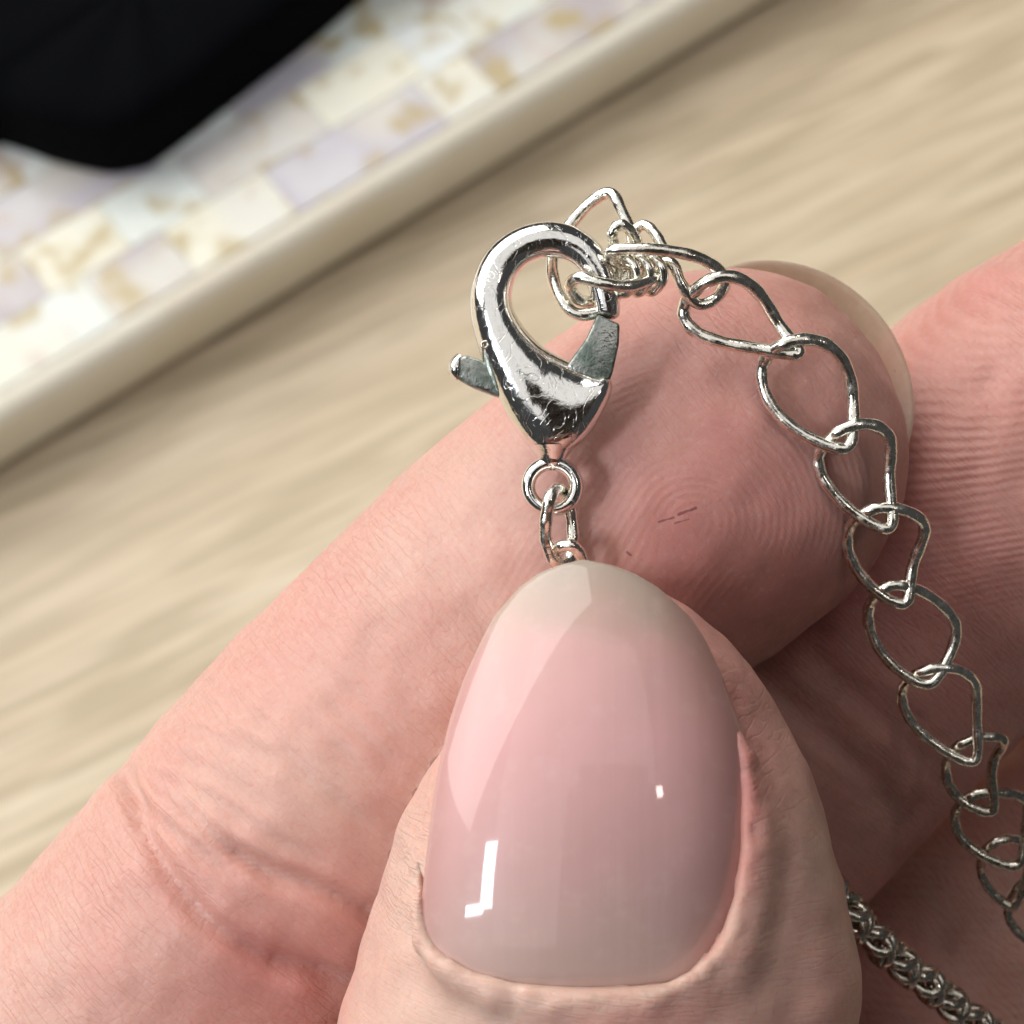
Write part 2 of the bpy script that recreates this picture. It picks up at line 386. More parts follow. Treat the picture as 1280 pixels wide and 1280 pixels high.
# ------------------------------------------------------------------ hand: distance field
NROW = np.array([[700, 726, 734], [706, 700, 764], [716, 674, 792], [735, 648, 824], [770, 618, 862], [800, 602, 882], [850, 579, 905], [900, 562, 918], [950, 550, 926], [1000, 541, 931],
                 [1060, 534, 932], [1120, 530, 924], [1160, 532, 911], [1190, 546, 893], [1215, 588, 868], [1234, 655, 830], [1243, 712, 786], [1246, 745, 755]], float)
NZ = np.array([[690, 6.9], [705, 7.2], [740, 7.9], [800, 8.8], [900, 9.8], [1000, 10.35], [1100, 10.55], [1200, 10.4], [1260, 10.1]])
def smooth_interp(x, xp, yp):
    m = (xp[0] + xp[-1]) / 2; h = (xp[-1] - xp[0]) / 2
    return np.polyval(np.polyfit((xp - m) / h, yp, 4), (x - m) / h)
def nail_lr(py):
    return np.interp(py, NROW[:, 0], NROW[:, 1]), np.interp(py, NROW[:, 0], NROW[:, 2])
NB = 3.8
def nail_ref(py):                                   # centre and half width of the smooth plate, wider than its outline at both ends
    m = smooth_interp(py, np.array([690, 800, 900, 1000, 1100, 1260.]), np.array([732, 740, 741, 737, 729, 722.]))
    h = smooth_interp(py, np.array([690, 800, 900, 1000, 1100, 1260.]), np.array([128, 152, 180, 197, 202, 204.]))
    return m, h
def nail_z(px, py):
    m, h = nail_ref(py); s = np.clip((px - m) / h, -1.06, 1.06)
    return smooth_interp(py, NZ[:, 0], NZ[:, 1]) + NB * (np.sqrt(1 - (0.9 * s) ** 2) - 1)

def chain_pts(lst, n):
    a = np.array([[*P(x, y, z), r] for x, y, z, r in lst]); return spline(a, n)
FING = dict(
    index=chain_pts([(-330, 1830, -17, 9.6), (40, 1440, -11.5, 9.2), (238, 1222, -9.8, 8.55), (330, 1110, -9.4, 8.45), (503, 921, -9.4, 8.35), (640, 781, -9.5, 8.15), (752, 688, -9.4, 8.25), (832, 618, -9.4, 8.4), (900, 566, -9.8, 8.25)], 26),
    middle=chain_pts([(60, 1900, -29, 9.3), (700, 1210, -23, 9.2), (900, 985, -21.5, 9.0), (1060, 815, -20.5, 8.8), (1180, 685, -20, 9.1), (1300, 568, -20, 9.3), (1420, 472, -21, 8.5)], 24),
    ring=chain_pts([(380, 2080, -36, 9.2), (900, 1560, -31.5, 9.0), (1172, 1262, -30, 9.0), (1402, 1055, -29.5, 8.9), (1542, 930, -30.5, 8.2)], 16),
    little=chain_pts([(620, 2250, -31, 8.0), (1060, 1890, -26, 7.4), (1350, 1640, -24, 7.2), (1600, 1430, -24, 6.6)], 12),
    thumb=chain_pts([(300, 2150, -15, 13.0), (560, 1760, -5, 11.6), (700, 1480, -0.5, 10.9), (744, 1290, 0.55, 10.2), (766, 1125, 1.2, 9.1), (778, 1010, 2.0, 7.4), (768, 920, 2.6, 5.9), (752, 850, 2.6, 4.0)], 24))
PALM = [((-150, 2250, -18), (350, 2500, -22), 15, 16), ((-330, 1900, -18), (500, 2250, -30), 12, 10), ((100, 2500, -20), (-200, 3100, -24), 20, 21)]
def seg_d(p, a, b, ra, rb):
    ab = b - a; t = np.clip((p - a) @ ab / (ab @ ab), 0, 1)
    return np.linalg.norm(p - a - t[:, None] * ab, axis=1) - (ra + (rb - ra) * t), t
def finger_d(p, ch):
    d = np.full(len(p), 1e3)
    lo = ch[:, :3].min(0) - 16; hi = ch[:, :3].max(0) + 16
    near = np.all((p > lo) & (p < hi), axis=1)
    far = ~near
    if far.any():
        q = np.maximum(np.maximum(lo - p[far], p[far] - hi), 0); d[far] = np.linalg.norm(q, axis=1) + 4
    if near.any():
        q = p[near]; dd = np.full(len(q), 1e3)
        for i in range(len(ch) - 1):
            dd = np.minimum(dd, seg_d(q, ch[i, :3], ch[i + 1, :3], ch[i, 3], ch[i + 1, 3])[0])
        d[near] = dd
    return d
def smin(a, b, k):
    h = np.clip(0.5 + 0.5 * (b - a) / k, 0, 1); return b + (a - b) * h - k * h * (1 - h)
fold_px = spline([(905, 880, 0), (927, 960, 0), (934, 1030, 0), (930, 1100, 0), (916, 1160, 0), (890, 1205, 0), (835, 1236, 0), (745, 1250, 0), (655, 1240, 0), (585, 1218, 0), (541, 1188, 0), (528, 1150, 0), (526, 1090, 0), (533, 1040, 0)], 44)
FOLD = np.array([P(x, y, nail_z(np.array([x]), np.array([y]))[0] - 0.35) for x, y, _ in fold_px])
def hand_sdf(p):
    p = np.asarray(p, float)
    d = finger_d(p, FING['middle'])
    d = smin(d, finger_d(p, FING['ring']), 0.5); d = smin(d, finger_d(p, FING['little']), 0.5)
    d = smin(d, finger_d(p, FING['index']), 0.35)
    # soft pad of the index tip
    c = P(868, 600, -7.2); q = (p - c) / np.array([1.2, 1.0, 0.92]); d = smin(d, np.linalg.norm(q, axis=1) - 6.4, 2.5)
    c = P(1235, 640, -17.4); d = smin(d, np.linalg.norm(p - c, axis=1) - 6.9, 2.5)
    th = finger_d(p, FING['thumb'])
    # the flesh beside the nail
    th = smin(th, seg_d(p, P(908, 1040, 4.4), P(945, 1230, 3.4), 2.9, 3.9)[0], 2.0)
    m = (p[:, 2] > 2) & (th < 4) & (p[:, 1] < 2)
    if m.any():
        q = p[m]; dd = np.full(len(q), 1e3); N = len(FOLD)
        for i in range(N - 1):
            f0 = min(1, i / 10, (N - 1 - i) / 12); f0 = f0 * f0 * (3 - 2 * f0); rr = 0.05 + (0.6 if i < 26 else 0.42) * f0
            dd = np.minimum(dd, seg_d(q, FOLD[i], FOLD[i + 1], rr, rr)[0])
        t2 = smin(th[m], dd, 1.5)
        px, py = to_px(q)
        l, r = nail_lr(np.clip(py, 700, 1246))
        s2 = np.minimum(np.minimum(px - l + np.clip((1010 - py) * 1.0, 0, 40), r - px + np.clip((850 - py) * 1.0, 0, 40)), np.minimum(py - 640, 1241 - 17 * np.clip((px - 745) / 150, -1.4, 1.4) ** 2 - py)) / 31.5     # >0 inside the plate's outline
        dep = q[:, 2] - (nail_z(px, py) - 0.4)
        cut = np.minimum(s2 - 0.22, dep)
        k = 0.6; h = np.clip(0.5 - 0.5 * (cut - t2) / k, 0, 1)
        t2 = cut + (t2 - cut) * h + k * h * (1 - h)
        th[m] = t2
    for i, (a, b, ra, rb) in enumerate(PALM):
        d = smin(d, seg_d(p, P(*a), P(*b), ra, rb)[0], 7)
    return smin(d, th, 0.3 if True else 0)
def axis(lo, hi, a, b, h, g):
    mid = list(np.arange(a, b + h, h)); s = h; x = a; left = []
    while x > lo: s = min(s * g, 2.2); x -= s; left.append(x)
    s = h; x = mid[-1]; right = []
    while x < hi: s = min(s * g, 2.2); x += s; right.append(x)
    return np.array(left[::-1] + mid + right)
def pad6(a, B):
    k = (-len(a)) % B
    return np.r_[a, a[-1] + (a[-1] - a[-2]) * np.arange(1, k + 1)]
def nets(f, ax, B=6):
    ax = [pad6(a, B) for a in ax]; n = [len(a) for a in ax]
    ci = [a.reshape(-1, B) for a in ax]; cc = [(c[:, 0] + c[:, -1]) / 2 for c in ci]; half = [(c[:, -1] - c[:, 0]) / 2 + (c[:, 1] - c[:, 0]) for c in ci]
    G = np.stack(np.meshgrid(*cc, indexing='ij'), -1).reshape(-1, 3); H = np.sqrt(sum(h ** 2 for h in np.meshgrid(*half, indexing='ij'))).ravel()
    cv = f(G); shp = [len(c) for c in cc]
    near = (np.abs(cv) < H * 1.25 + 0.3).reshape(shp)
    up = lambda a: a.repeat(B, 0).repeat(B, 1).repeat(B, 2)
    vals = up(cv.reshape(shp).astype(np.float32)); nm = up(near)
    idx = np.nonzero(nm); pts = np.stack([ax[0][idx[0]], ax[1][idx[1]], ax[2][idx[2]]], -1)
    out = np.empty(len(pts), np.float32)
    for i in range(0, len(pts), 200000): out[i:i + 200000] = f(pts[i:i + 200000])
    vals[idx] = out
    ins = vals < 0
    cs = np.zeros([k - 1 for k in n], np.int8)
    for dx in (0, 1):
        for dy in (0, 1):
            for dz in (0, 1): cs += ins[dx:n[0] - 1 + dx, dy:n[1] - 1 + dy, dz:n[2] - 1 + dz]
    act = (cs > 0) & (cs < 8); vi = np.full(act.shape, -1, np.int32); ai = np.nonzero(act); vi[ai] = np.arange(len(ai[0]))
    ctr = [(a[1:] + a[:-1]) / 2 for a in ax]
    num = np.zeros((len(ai[0]), 3)); den = np.zeros(len(ai[0]))          # vertex = mean of the crossings on the cell's edges
    for k in range(3):
        o1, o2 = [(1, 2), (2, 0), (0, 1)][k]
        for d1 in (0, 1):
            for d2 in (0, 1):
                i0 = [a.copy() for a in ai]; i0[o1] += d1; i0[o2] += d2; i1 = [a.copy() for a in i0]; i1[k] += 1
                va = vals[tuple(i0)]; vb = vals[tuple(i1)]; m = (va < 0) != (vb < 0)
                t = np.where(m, va / np.where(m, va - vb, 1), 0)
                pt = np.stack([ax[q][i0[q]] for q in range(3)], -1).astype(float); pt[:, k] += t * (ax[k][i1[k]] - ax[k][i0[k]])
                num[m] += pt[m]; den[m] += 1
    v = num / np.maximum(den, 1)[:, None]
    faces = []
    for k in range(3):
        s0 = [slice(None)] * 3; s1 = [slice(None)] * 3; s0[k] = slice(0, -1); s1[k] = slice(1, None)
        a = ins[tuple(s0)]; b = ins[tuple(s1)]; e = np.nonzero(a != b); fl = a[e]
        o1, o2 = [(1, 2), (2, 0), (0, 1)][k]
        ok = (e[o1] > 0) & (e[o2] > 0) & (e[o1] < n[o1] - 1) & (e[o2] < n[o2] - 1)
        e = [x[ok] for x in e]; fl = fl[ok]
        def cell(d1, d2):
            q = list(e); q[o1] = e[o1] - d1; q[o2] = e[o2] - d2; return vi[tuple(q)]
        qd = np.stack([cell(1, 1), cell(0, 1), cell(0, 0), cell(1, 0)], -1)
        qd[~fl] = qd[~fl][:, ::-1]; faces.append(qd)
    F = np.vstack(faces); return v, F[(F >= 0).all(1)]
def grad(f, v, d0, e=0.03):
    return np.stack([(f(v + np.eye(3)[k] * e) - d0) / e for k in range(3)], 1)
AXS = [axis(-75, 42, -22.5, 22.5, 0.25, 1.25), axis(-105, 26, -22.5, 13.5, 0.25, 1.25), axis(-48, 15, -16, 12.4, 0.25, 1.25)]
hv, hf = nets(hand_sdf, AXS)
he = np.vstack([hf[:, [0, 1]], hf[:, [1, 2]], hf[:, [2, 3]], hf[:, [3, 0]]]); hcnt = np.maximum(np.bincount(he.ravel(), minlength=len(hv)), 1)
def relax(q, f):
    acc = np.bincount(he[:, 0], q[he[:, 1]], len(q)) + np.bincount(he[:, 1], q[he[:, 0]], len(q))
    return q + f * (acc / hcnt - q)
for it in range(4): hv = np.stack([relax(hv[:, k], 0.6) for k in range(3)], 1)
d = hand_sdf(hv); gr = grad(hand_sdf, hv, d); n2 = np.maximum((gr ** 2).sum(1), 0.2)
for it in range(2):
    if it: d = hand_sdf(hv)
    hv = hv - np.clip(d / n2, -0.3, 0.3)[:, None] * gr
nrm = grad(hand_sdf, hv, hand_sdf(hv), 0.06); nrm /= np.maximum(np.linalg.norm(nrm, axis=1), 1e-6)[:, None]
hpx, hpy = to_px(hv)
# soft unevenness
def vnoise(p, s, seed):
    r = np.random.default_rng(seed); out = np.zeros(len(p))
    for k in range(14):
        w_ = r.normal(size=3); w_ *= s * r.uniform(0.6, 1.5) / np.linalg.norm(w_); out += np.sin(p @ w_ + r.uniform(0, 6.28))
    return out / math.sqrt(14)
names = list(FING); dist = np.stack([finger_d(hv, FING[k]) for k in names], 1); fid = dist.argmin(1)
nail_zone = np.zeros(len(hv), bool)
disp = 0.07 * vnoise(hv, 1.1, 1) + 0.035 * vnoise(hv, 3.0, 2)
front = np.clip(nrm[:, 2] * 1.6 + 0.15, 0, 1)
def crease(poly, depth, wd, only, rimh=0.35):
    sp = spline([(*p, 0) for p in poly], 40)[:, :2]
    dd = np.full(len(hv), 1e3); sel = (fid == names.index(only)) & (nrm[:, 2] > -0.1)
    q = np.c_[hpx, hpy][sel]; best = np.full(len(q), 1e9); tb_ = np.zeros(len(q))
    for i in range(len(sp) - 1):
        a, b = sp[i], sp[i + 1]; ab = b - a; t = np.clip((q - a) @ ab / (ab @ ab), 0, 1)
        e = np.linalg.norm(q - a - t[:, None] * ab, axis=1); m = e < best; best[m] = e[m]; tb_[m] = (i + t[m]) / (len(sp) - 1)
    x = best / 29.0; env = np.clip(np.sin(np.clip(tb_, 0.02, 0.98) * math.pi) * 2.2, 0, 1)
    f = -depth * np.exp(-(x / wd) ** 2) + depth * rimh * np.exp(-((x - 2.2 * wd) / (1.3 * wd)) ** 2)
    disp[sel] += f * env * np.clip(front[sel] * 2, 0, 1)
crease([(150, 940), (156, 962), (160, 988), (170, 1020), (189, 1059), (217, 1102), (245, 1138), (276, 1165), (312, 1189), (343, 1205), (395, 1217), (442, 1229), (500, 1240)], 0.7, 0.42, 'index', 0.05)
crease([(268, 1048), (300, 1070), (340, 1090), (379, 1103), (426, 1122), (470, 1146), (530, 1175)], 0.55, 0.38, 'index', 0.08)
crease([(330, 1190), (370, 1200), (400, 1215), (430, 1262)], 0.35, 0.8, 'index', 0.1)
for dp, wd, pl in ((0.17, 0.25, [(150, 960), (181, 1008), (221, 1043), (253, 1067), (310, 1108)]), (0.17, 0.25, [(165, 958), (221, 996), (268, 1043), (316, 1083), (375, 1126)]), (0.13, 0.25, [(180, 958), (245, 988), (300, 1020), (347, 1051), (400, 1080)]),
                   (0.11, 0.28, [(250, 830), (300, 881), (347, 921), (379, 964), (434, 1012), (470, 1050)]), (0.10, 0.25, [(210, 900), (276, 925), (316, 941), (375, 970)]), (0.09, 0.25, [(248, 860), (284, 905), (327, 933), (370, 950)]), (0.10, 0.25, [(190, 935), (240, 955), (300, 985), (350, 1020)]),
                   (0.08, 0.22, [(385, 900), (430, 940), (470, 985)]), (0.08, 0.22, [(400, 870), (450, 915), (495, 960)]), (0.08, 0.22, [(420, 845), (470, 890), (510, 930)]), (0.07, 0.22, [(130, 1010), (150, 1040), (180, 1085)])):
    crease(pl, dp * 1.5, wd, 'index', 0.25)
crease([(520, 700), (575, 745), (625, 800), (660, 850)], 0.16, 0.6, 'index', 0.3)
crease([(545, 690), (600, 735), (660, 775)], 0.10, 0.4, 'index', 0.3)
crease([(940, 850), (1010, 900), (1080, 965), (1130, 1040)], 0.22, 0.55, 'middle')
crease([(990, 800), (1060, 860), (1130, 920), (1180, 990)], 0.18, 0.5, 'middle')
for k in range(16):
    x0 = 950 + 13 * k; y0 = 850 + 9 * ((k * 7) % 11) - 4 * k * 0; crease([(x0, y0), (x0 + 42, y0 + 30 + (k % 3) * 4), (x0 + 85, y0 + 52)], 0.07, 0.17, 'middle', 0.2)
# keep the nail bed and the plate's rim clean
zz = nail_z(hpx, np.clip(hpy, 690, 1260)); L_, R_ = nail_lr(np.clip(hpy, 700, 1246))
near_nail = (hpx > L_ - 6) & (hpx < R_ + 6) & (hpy > 690) & (hpy < 1252) & (np.abs(hv[:, 2] - zz) < 0.8) & (fid == 4)
disp[near_nail] = np.minimum(disp[near_nail], 0)* 0.2
# ragged skin of the cuticle and the left fold
cz = (fid == 4) & (nrm[:, 2] > 0) & ~near_nail
dfold = np.full(len(hv), 99.0)
for x, y, _ in fold_px: dfold = np.minimum(dfold, np.hypot(hpx - x, hpy - y) / 31)
disp[cz] += (0.09 * np.exp(-(dfold[cz] / 0.9) ** 2) * vnoise(hv[cz] , 4.6, 9))
disp = relax(disp, 0.5)
hv = hv + nrm * disp[:, None]
# coordinates along and round each finger, ridge phase, flush of the skin
fu = np.zeros(len(hv)); fv = np.zeros(len(hv))
for k, nme in enumerate(names):
    s = np.nonzero(fid == k)[0]; ch = FING[nme][:, :3]; ch = spline(ch, 60)
    ch = np.vstack([ch, ch[-1] + (ch[-1] - ch[-6]) / 5 * np.arange(1, 7)[:, None] * 0.6])
    al_ = np.r_[0, np.cumsum(np.linalg.norm(np.diff(ch, axis=0), axis=1))]; T = np.gradient(ch, axis=0); T /= np.linalg.norm(T, axis=1)[:, None]
    Sd = np.cross(T, [0, 0, 1.0]); Sd /= np.linalg.norm(Sd, axis=1)[:, None]; Bn = np.cross(Sd, T)
    for c0 in range(0, len(s), 20000):
        q = hv[s[c0:c0 + 20000]]; d2 = ((q[:, None] - ch[None]) ** 2).sum(-1)
        W_ = np.exp(-(d2 - d2.min(1)[:, None]) / 14.0); W_ /= W_.sum(1)[:, None]
        r = q - W_ @ ch; U = W_ @ al_ + (r * (W_ @ T)).sum(1) * 0.5
        fu[s[c0:c0 + 20000]] = U + 40 * k; fv[s[c0:c0 + 20000]] = np.arctan2((r * (W_ @ Sd)).sum(1), (r * (W_ @ Bn)).sum(1)) * 8.3
ridge = np.zeros(len(hv)); ramp_ = np.zeros(len(hv)); flush = np.full(len(hv), 0.42); wr = np.full(len(hv), 1.0)
def g2(cx, cy, sx, sy): return np.exp(-((hpx - cx) / sx) ** 2 - ((hpy - cy) / sy) ** 2)
s = fid == 0
ca, cb = P(866, 652, -1.2), P(600, 1010, -6.0); ab_ = cb - ca; t_ = np.clip((hv - ca) @ ab_ / (ab_ @ ab_), 0, 1)
rad = np.sqrt(((hv - ca - t_[:, None] * ab_) ** 2 * np.array([1, 1, 0.8])).sum(1) + 0.02)
ridge[s] = (rad / 0.34)[s]
tipd = np.hypot(hpx - 890, hpy - 590)
ramp_[s] = (np.clip(1.7 - tipd / 230, 0, 1) * 0.28)[s]
s = fid == 1
ra_ = math.radians(17); r2 = hv[:, 1] * math.cos(ra_) - hv[:, 0] * math.sin(ra_) + 0.012 * (hv[:, 0] - 19) ** 2 + 0.5 * hv[:, 2]
ridge[s] = (r2 / 0.36)[s]; ramp_[s] = np.clip((800 - hpy) / 200, 0, 1)[s] * 1.0
s = fid == 2; ridge[s] = (hv[:, 1] / 0.5)[s]; ramp_[s] = 0.3
ramp_ *= np.clip(nrm[:, 2] * 2 + 0.7, 0, 1) * np.clip(0.7 + 0.6 * vnoise(hv, 1.6, 21), 0.12, 1.1)
ridge += 0.16 * vnoise(hv, 1.2, 22) + 0.35 * vnoise(hv, 0.45, 23)
flush += 0.26 * g2(900, 560, 240, 210) + 0.25 * g2(960, 720, 170, 150) - 0.05 * g2(560, 650, 140, 130) + 0.28 * g2(370, 1150, 150, 90) + 0.2 * g2(360, 1250, 90, 90) - 0.22 * g2(60, 1250, 170, 170) - 0.1 * g2(290, 900, 170, 110) + 0.08 * g2(480, 860, 120, 120)
flush[fid == 1] += 0.12
s = fid == 4; flush[s] -= 0.14; flush[s] += (0.4 * np.exp(-(dfold / 0.8) ** 2) * ((hpx > 860) & (hpy < 1200)))[s] + (0.22 * g2(760, 1275, 120, 40))[s] - (0.2 * g2(600, 1270, 130, 60))[s]
flush[s] -= (0.6 * np.exp(-(dfold / 0.45) ** 2) * np.clip((hpy - 1090) / 60, 0, 1))[s]
flush[s] -= (0.35 * g2(520, 1110, 30, 70))[s]
wr[s] = 0.35 + 1.6 * g2(510, 1110, 40, 80)[s] + 0.5 * np.exp(-(dfold[s] / 1.5) ** 2); wr[near_nail] = 0.1
wr[fid == 0] = np.clip(0.55 + 0.75 * np.clip((tipd - 250) / 200, 0, 1), 0, 1.3)[fid == 0]
wr[fid == 1] = 0.8
flush += 0.13 * vnoise(hv, 0.35, 31) + 0.06 * vnoise(hv, 1.3, 32)
wr *= np.clip(0.8 + 0.4 * vnoise(hv, 0.5, 33), 0.3, 1.3)
hand = link('hand', mesh_np('hand', hv * MMS, hf, M['skin'], True, dict(fuv=np.c_[fu, fv, np.zeros(len(fu))], ridge=ridge, ridge_amp=ramp_, flush=np.clip(flush, 0, 1), wrinkle=wr)))
tag(hand, 'bare hand pinching the clasp end of the chain between thumb and index finger', 'hand')
# ---- thumb nail
def nail_mesh():
    rows = 70; cols = 46
    tt = 0.5 - 0.5 * np.cos(np.linspace(0, 1, rows) * math.pi); py = 1254 - tt * (1254 - 700)
    V = []; A = []; S_ = []
    for lay in (0, 1):
        for y, t in zip(py, tt):
            l, r = nail_lr(y); l = l - 3 * np.clip((y - 1060) / 60, 0, 1); r = r + 8 * np.clip((y - 860) / 60, 0, 1); s = np.linspace(-1, 1, cols); s = np.sin(s * math.pi / 2) * .35 + s * .65
            x = (l + r) / 2 + (r - l) / 2 * s; yy = np.full(cols, y)
            z = nail_z(x, yy)
            z = z - 0.3 * np.clip((y - 1222) / 30, 0, 1)
            if lay: z = z - 0.42
            else: z = z - 0.16 * np.abs(s) ** 10 - 0.16 * max(0, 1 - (1 - t) / 0.012) 
            for a, b, c in zip(x, yy, z): V.append(P(a, b, c))
            m_, h_ = nail_ref(y); A += [t] * cols; S_ += list((x - m_) / h_)
    V = np.array(V); n = rows * cols; i = np.arange(rows - 1)[:, None] * cols + np.arange(cols - 1)[None]; i = i.ravel()
    F = [np.stack([i, i + 1, i + cols + 1, i + cols], -1)]; F.append(F[0][:, ::-1] + n)
    bd = list(range(cols)) + [k * cols + cols - 1 for k in range(1, rows)] + [n - 1 - k for k in range(1, cols)] + [k * cols for k in range(rows - 2, 0, -1)]
    F.append(np.array([(bd[k], bd[k - 1], bd[k - 1] + n, bd[k] + n) for k in range(len(bd))]))
    return V, np.vstack(F), np.array(A), np.array(S_)
V, F, A, S_ = nail_mesh()
link('thumbnail', mesh_np('thumbnail', V * MMS, F, M['nail'], True, dict(nail_t=A, nail_s=S_)), hand)['label'] = 'glossy pink thumbnail with a pale rounded free edge'
# ---- index nail, seen past the fingertip
V = []; cols, rows = 36, 14
for lay in (0, 1):
    for j in range(rows):
        b = j / (rows - 1)
        for i in range(cols):
            a = i / (cols - 1) * 2 - 1; th = math.radians(50 - a * 50)
            rim = -18 + 46 * max(0, 1 - ((a - 0.12) / 1.0) ** 2) ** 0.8
            rp_ = (236 + rim) * (1 - 0.45 * b) - lay * 3
            z = -11.6 + 2.0 * a * a - 1.0 * b - 3.6 * b * b - 0.45 * lay
            V.append(P(900 + rp_ * math.cos(th), 566 - rp_ * math.sin(th), z))
n = cols * rows; i = (np.arange(rows - 1)[:, None] * cols + np.arange(cols - 1)[None]).ravel()
F = [np.stack([i, i + 1, i + cols + 1, i + cols], -1)]; F.append(F[0][:, ::-1] + n)
bd = list(range(cols)) + [k * cols + cols - 1 for k in range(1, rows)] + [n - 1 - k for k in range(1, cols)] + [k * cols for k in range(rows - 2, 0, -1)]
F.append(np.array([(bd[k], bd[k - 1], bd[k - 1] + n, bd[k] + n) for k in range(len(bd))]))
link('fingernail', mesh_np('fingernail', np.array(V) * MMS, np.vstack(F), M['edge'], True), hand)['label'] = 'translucent nail edge showing past the index fingertip'

# ------------------------------------------------------------------ lobster clasp
def thing(name, px, py, z, label, cat, group=None):
    o = bpy.data.objects.new(name, None); COL.objects.link(o); o.matrix_world = MW @ Matrix.Translation(Vector(P(px, py, z)) * MMS); o.empty_display_size = 0.002
    tag(o, label, cat, group); return o
def part(name, v, f, mat, root):
    off = np.array((MW.inverted() @ root.matrix_world.translation)) * 1000 if root.type == 'EMPTY' else None
    me = mesh_np(name, (np.asarray(v) - root_off[root.name]) * MMS, f, mat)
    o = bpy.data.objects.new(name, me); COL.objects.link(o); o.parent = root
    return o
root_off = {}
clasp = thing('lobster_clasp', 690, 645, 0, 'polished silver lobster clasp with a greenish spring gate, above the thumbnail', 'clasp'); root_off[clasp.name] = P(690, 645, 0)
outer = spline([(768, 478, 1.0), (760, 503, 1.35), (741, 536, 1.5), (716, 562, 1.5), (690, 573, 1.5), (664, 561, 1.55), (640, 530, 1.55), (618, 486, 1.45), (598, 435, 1.3), (588, 385, 1.15), (593, 345, 1.0), (612, 310, 0.92), (645, 286, 0.86), (685, 277, 0.82), (722, 285, 0.8), (750, 306, 0.78), (768, 340, 0.74), (775, 378, 0.66), (774, 402, 0.55)], 150)
inner = spline([(758, 468, 0), (748, 470, 0), (738, 466, 0), (727, 461, 0), (714, 455, 0), (700, 449, 0), (684, 441, 0), (668, 430, 0), (650, 410, 0), (637, 385, 0), (636, 360, 0), (645, 338, 0), (663, 323, 0), (688, 317, 0), (710, 322, 0), (727, 336, 0), (739, 357, 0), (747, 382, 0), (749, 396, 0)], 150)
def clasp_body():
    m = 40; V = []; ths = np.arange(m) * 2 * math.pi / m; n = len(outer)
    for i in range(n):
        b = np.array(inner[i][:2]); b = b + (outer[i][:2] - b) * -(5.0 / np.linalg.norm(outer[i][:2] - b)) * (0.3 + 0.7 * float(np.clip((i - 25) / 45, 0, 1)))
        a = P(*outer[i][:2], 0); b = P(*b, 0); c = (a + b) / 2; d_ = (a - b) / 2; h = outer[i][2] * (1 - 0.16 * float(np.clip((75 - i) / 30, 0, 1)))
        end = min(1, (i + 0.15) / 5, (n - 1 - i + 0.3) / 4); k = math.sqrt(max(0, 1 - (1 - end) ** 2))
        wd = np.linalg.norm(d_); u = d_ / wd
        # rounded outside, with the flank leaning to the inner lip
        cx = np.sign(np.cos(ths)) * np.abs(np.cos(ths)) ** 0.92; sz = np.sign(np.sin(ths)) * np.abs(np.sin(ths)) ** 0.9
        V.append(c + k * (wd * cx[:, None] * u + h * sz[:, None] * np.array([0, 0, 1.0])))
    V = np.vstack(V); ii = np.arange(n - 1)[:, None]; jj = np.arange(m)[None]; j2 = (jj + 1) % m
    F = np.stack([ii * m + jj, ii * m + j2, (ii + 1) * m + j2, (ii + 1) * m + jj], -1).reshape(-1, 4)
    nv = len(V); V = np.vstack([V, V[:m].mean(0), V[-m:].mean(0)])
    cap = [(nv, (j + 1) % m, j, j) for j in range(m)]
    caps = np.array([(nv, nv, 0, 0)])
    C1 = [(nv, ((2 * j + 2) % m), 2 * j + 1, 2 * j) for j in range(m // 2)]; o_ = nv - m
    C2 = [(nv + 1, o_ + 2 * j, o_ + 2 * j + 1, o_ + (2 * j + 2) % m) for j in range(m // 2)]
    return V, np.vstack([F, C1, C2])
V, F = clasp_body()
body = part('hook_body', V, F, M['silver'], clasp)
# ring and neck at the foot
th = np.linspace(0, 2 * math.pi, 64, endpoint=False)
rp3 = np.array([P(690 + 30 * math.cos(a), 608 + 29 * math.sin(a), 0) for a in th]); v, f = tube(rp3, 0.30, True, 16)
rc = P(690, 608, 0); v = (v - rc) * np.array([1, 1, 1.5]) + rc
part('end_ring', v, f, M['silver'], clasp)
nk = spline([(*P(690, 556, 0), 1.0), (*P(690, 572, 0), 0.62), (*P(690, 580, 0), 0.5), (*P(690, 588, 0), 0.25)], 14); v, f = tube(nk[:, :3], nk[:, 3], False, 20)
part('neck', v, f, M['silver'], clasp)
def plate(poly, z0, z1, bev):
    bm = bmesh.new(); vs = [bm.verts.new(P(x, y, 0) + np.array([0, 0, z0])) for x, y in poly]; fc = bm.faces.new(vs)
    ex = bmesh.ops.extrude_face_region(bm, geom=[fc]); bmesh.ops.translate(bm, vec=(0, 0, z1 - z0), verts=[q for q in ex['geom'] if isinstance(q, bmesh.types.BMVert)])
    bmesh.ops.recalc_face_normals(bm, faces=bm.faces[:]); bmesh.ops.bevel(bm, geom=bm.edges[:], offset=bev, segments=3, affect='EDGES', profile=0.6)
    return bm
def plate_part(name, poly, z0, z1, bev, mat, root):
    bm = plate(poly, z0, z1, bev); bmesh.ops.translate(bm, vec=-Vector(root_off[root.name]), verts=bm.verts[:]); bmesh.ops.scale(bm, vec=(MMS,) * 3, verts=bm.verts[:])
    return bm_obj(name, bm, mat, root)
gt = plate_part('gate', [(746, 394), (774, 406), (773, 432), (765, 468), (752, 500), (722, 480), (708, 458), (732, 425)], -0.62, 0.72, 0.14, M['patina'], clasp)
gt['label'] = 'green-stained spring gate of the clasp'
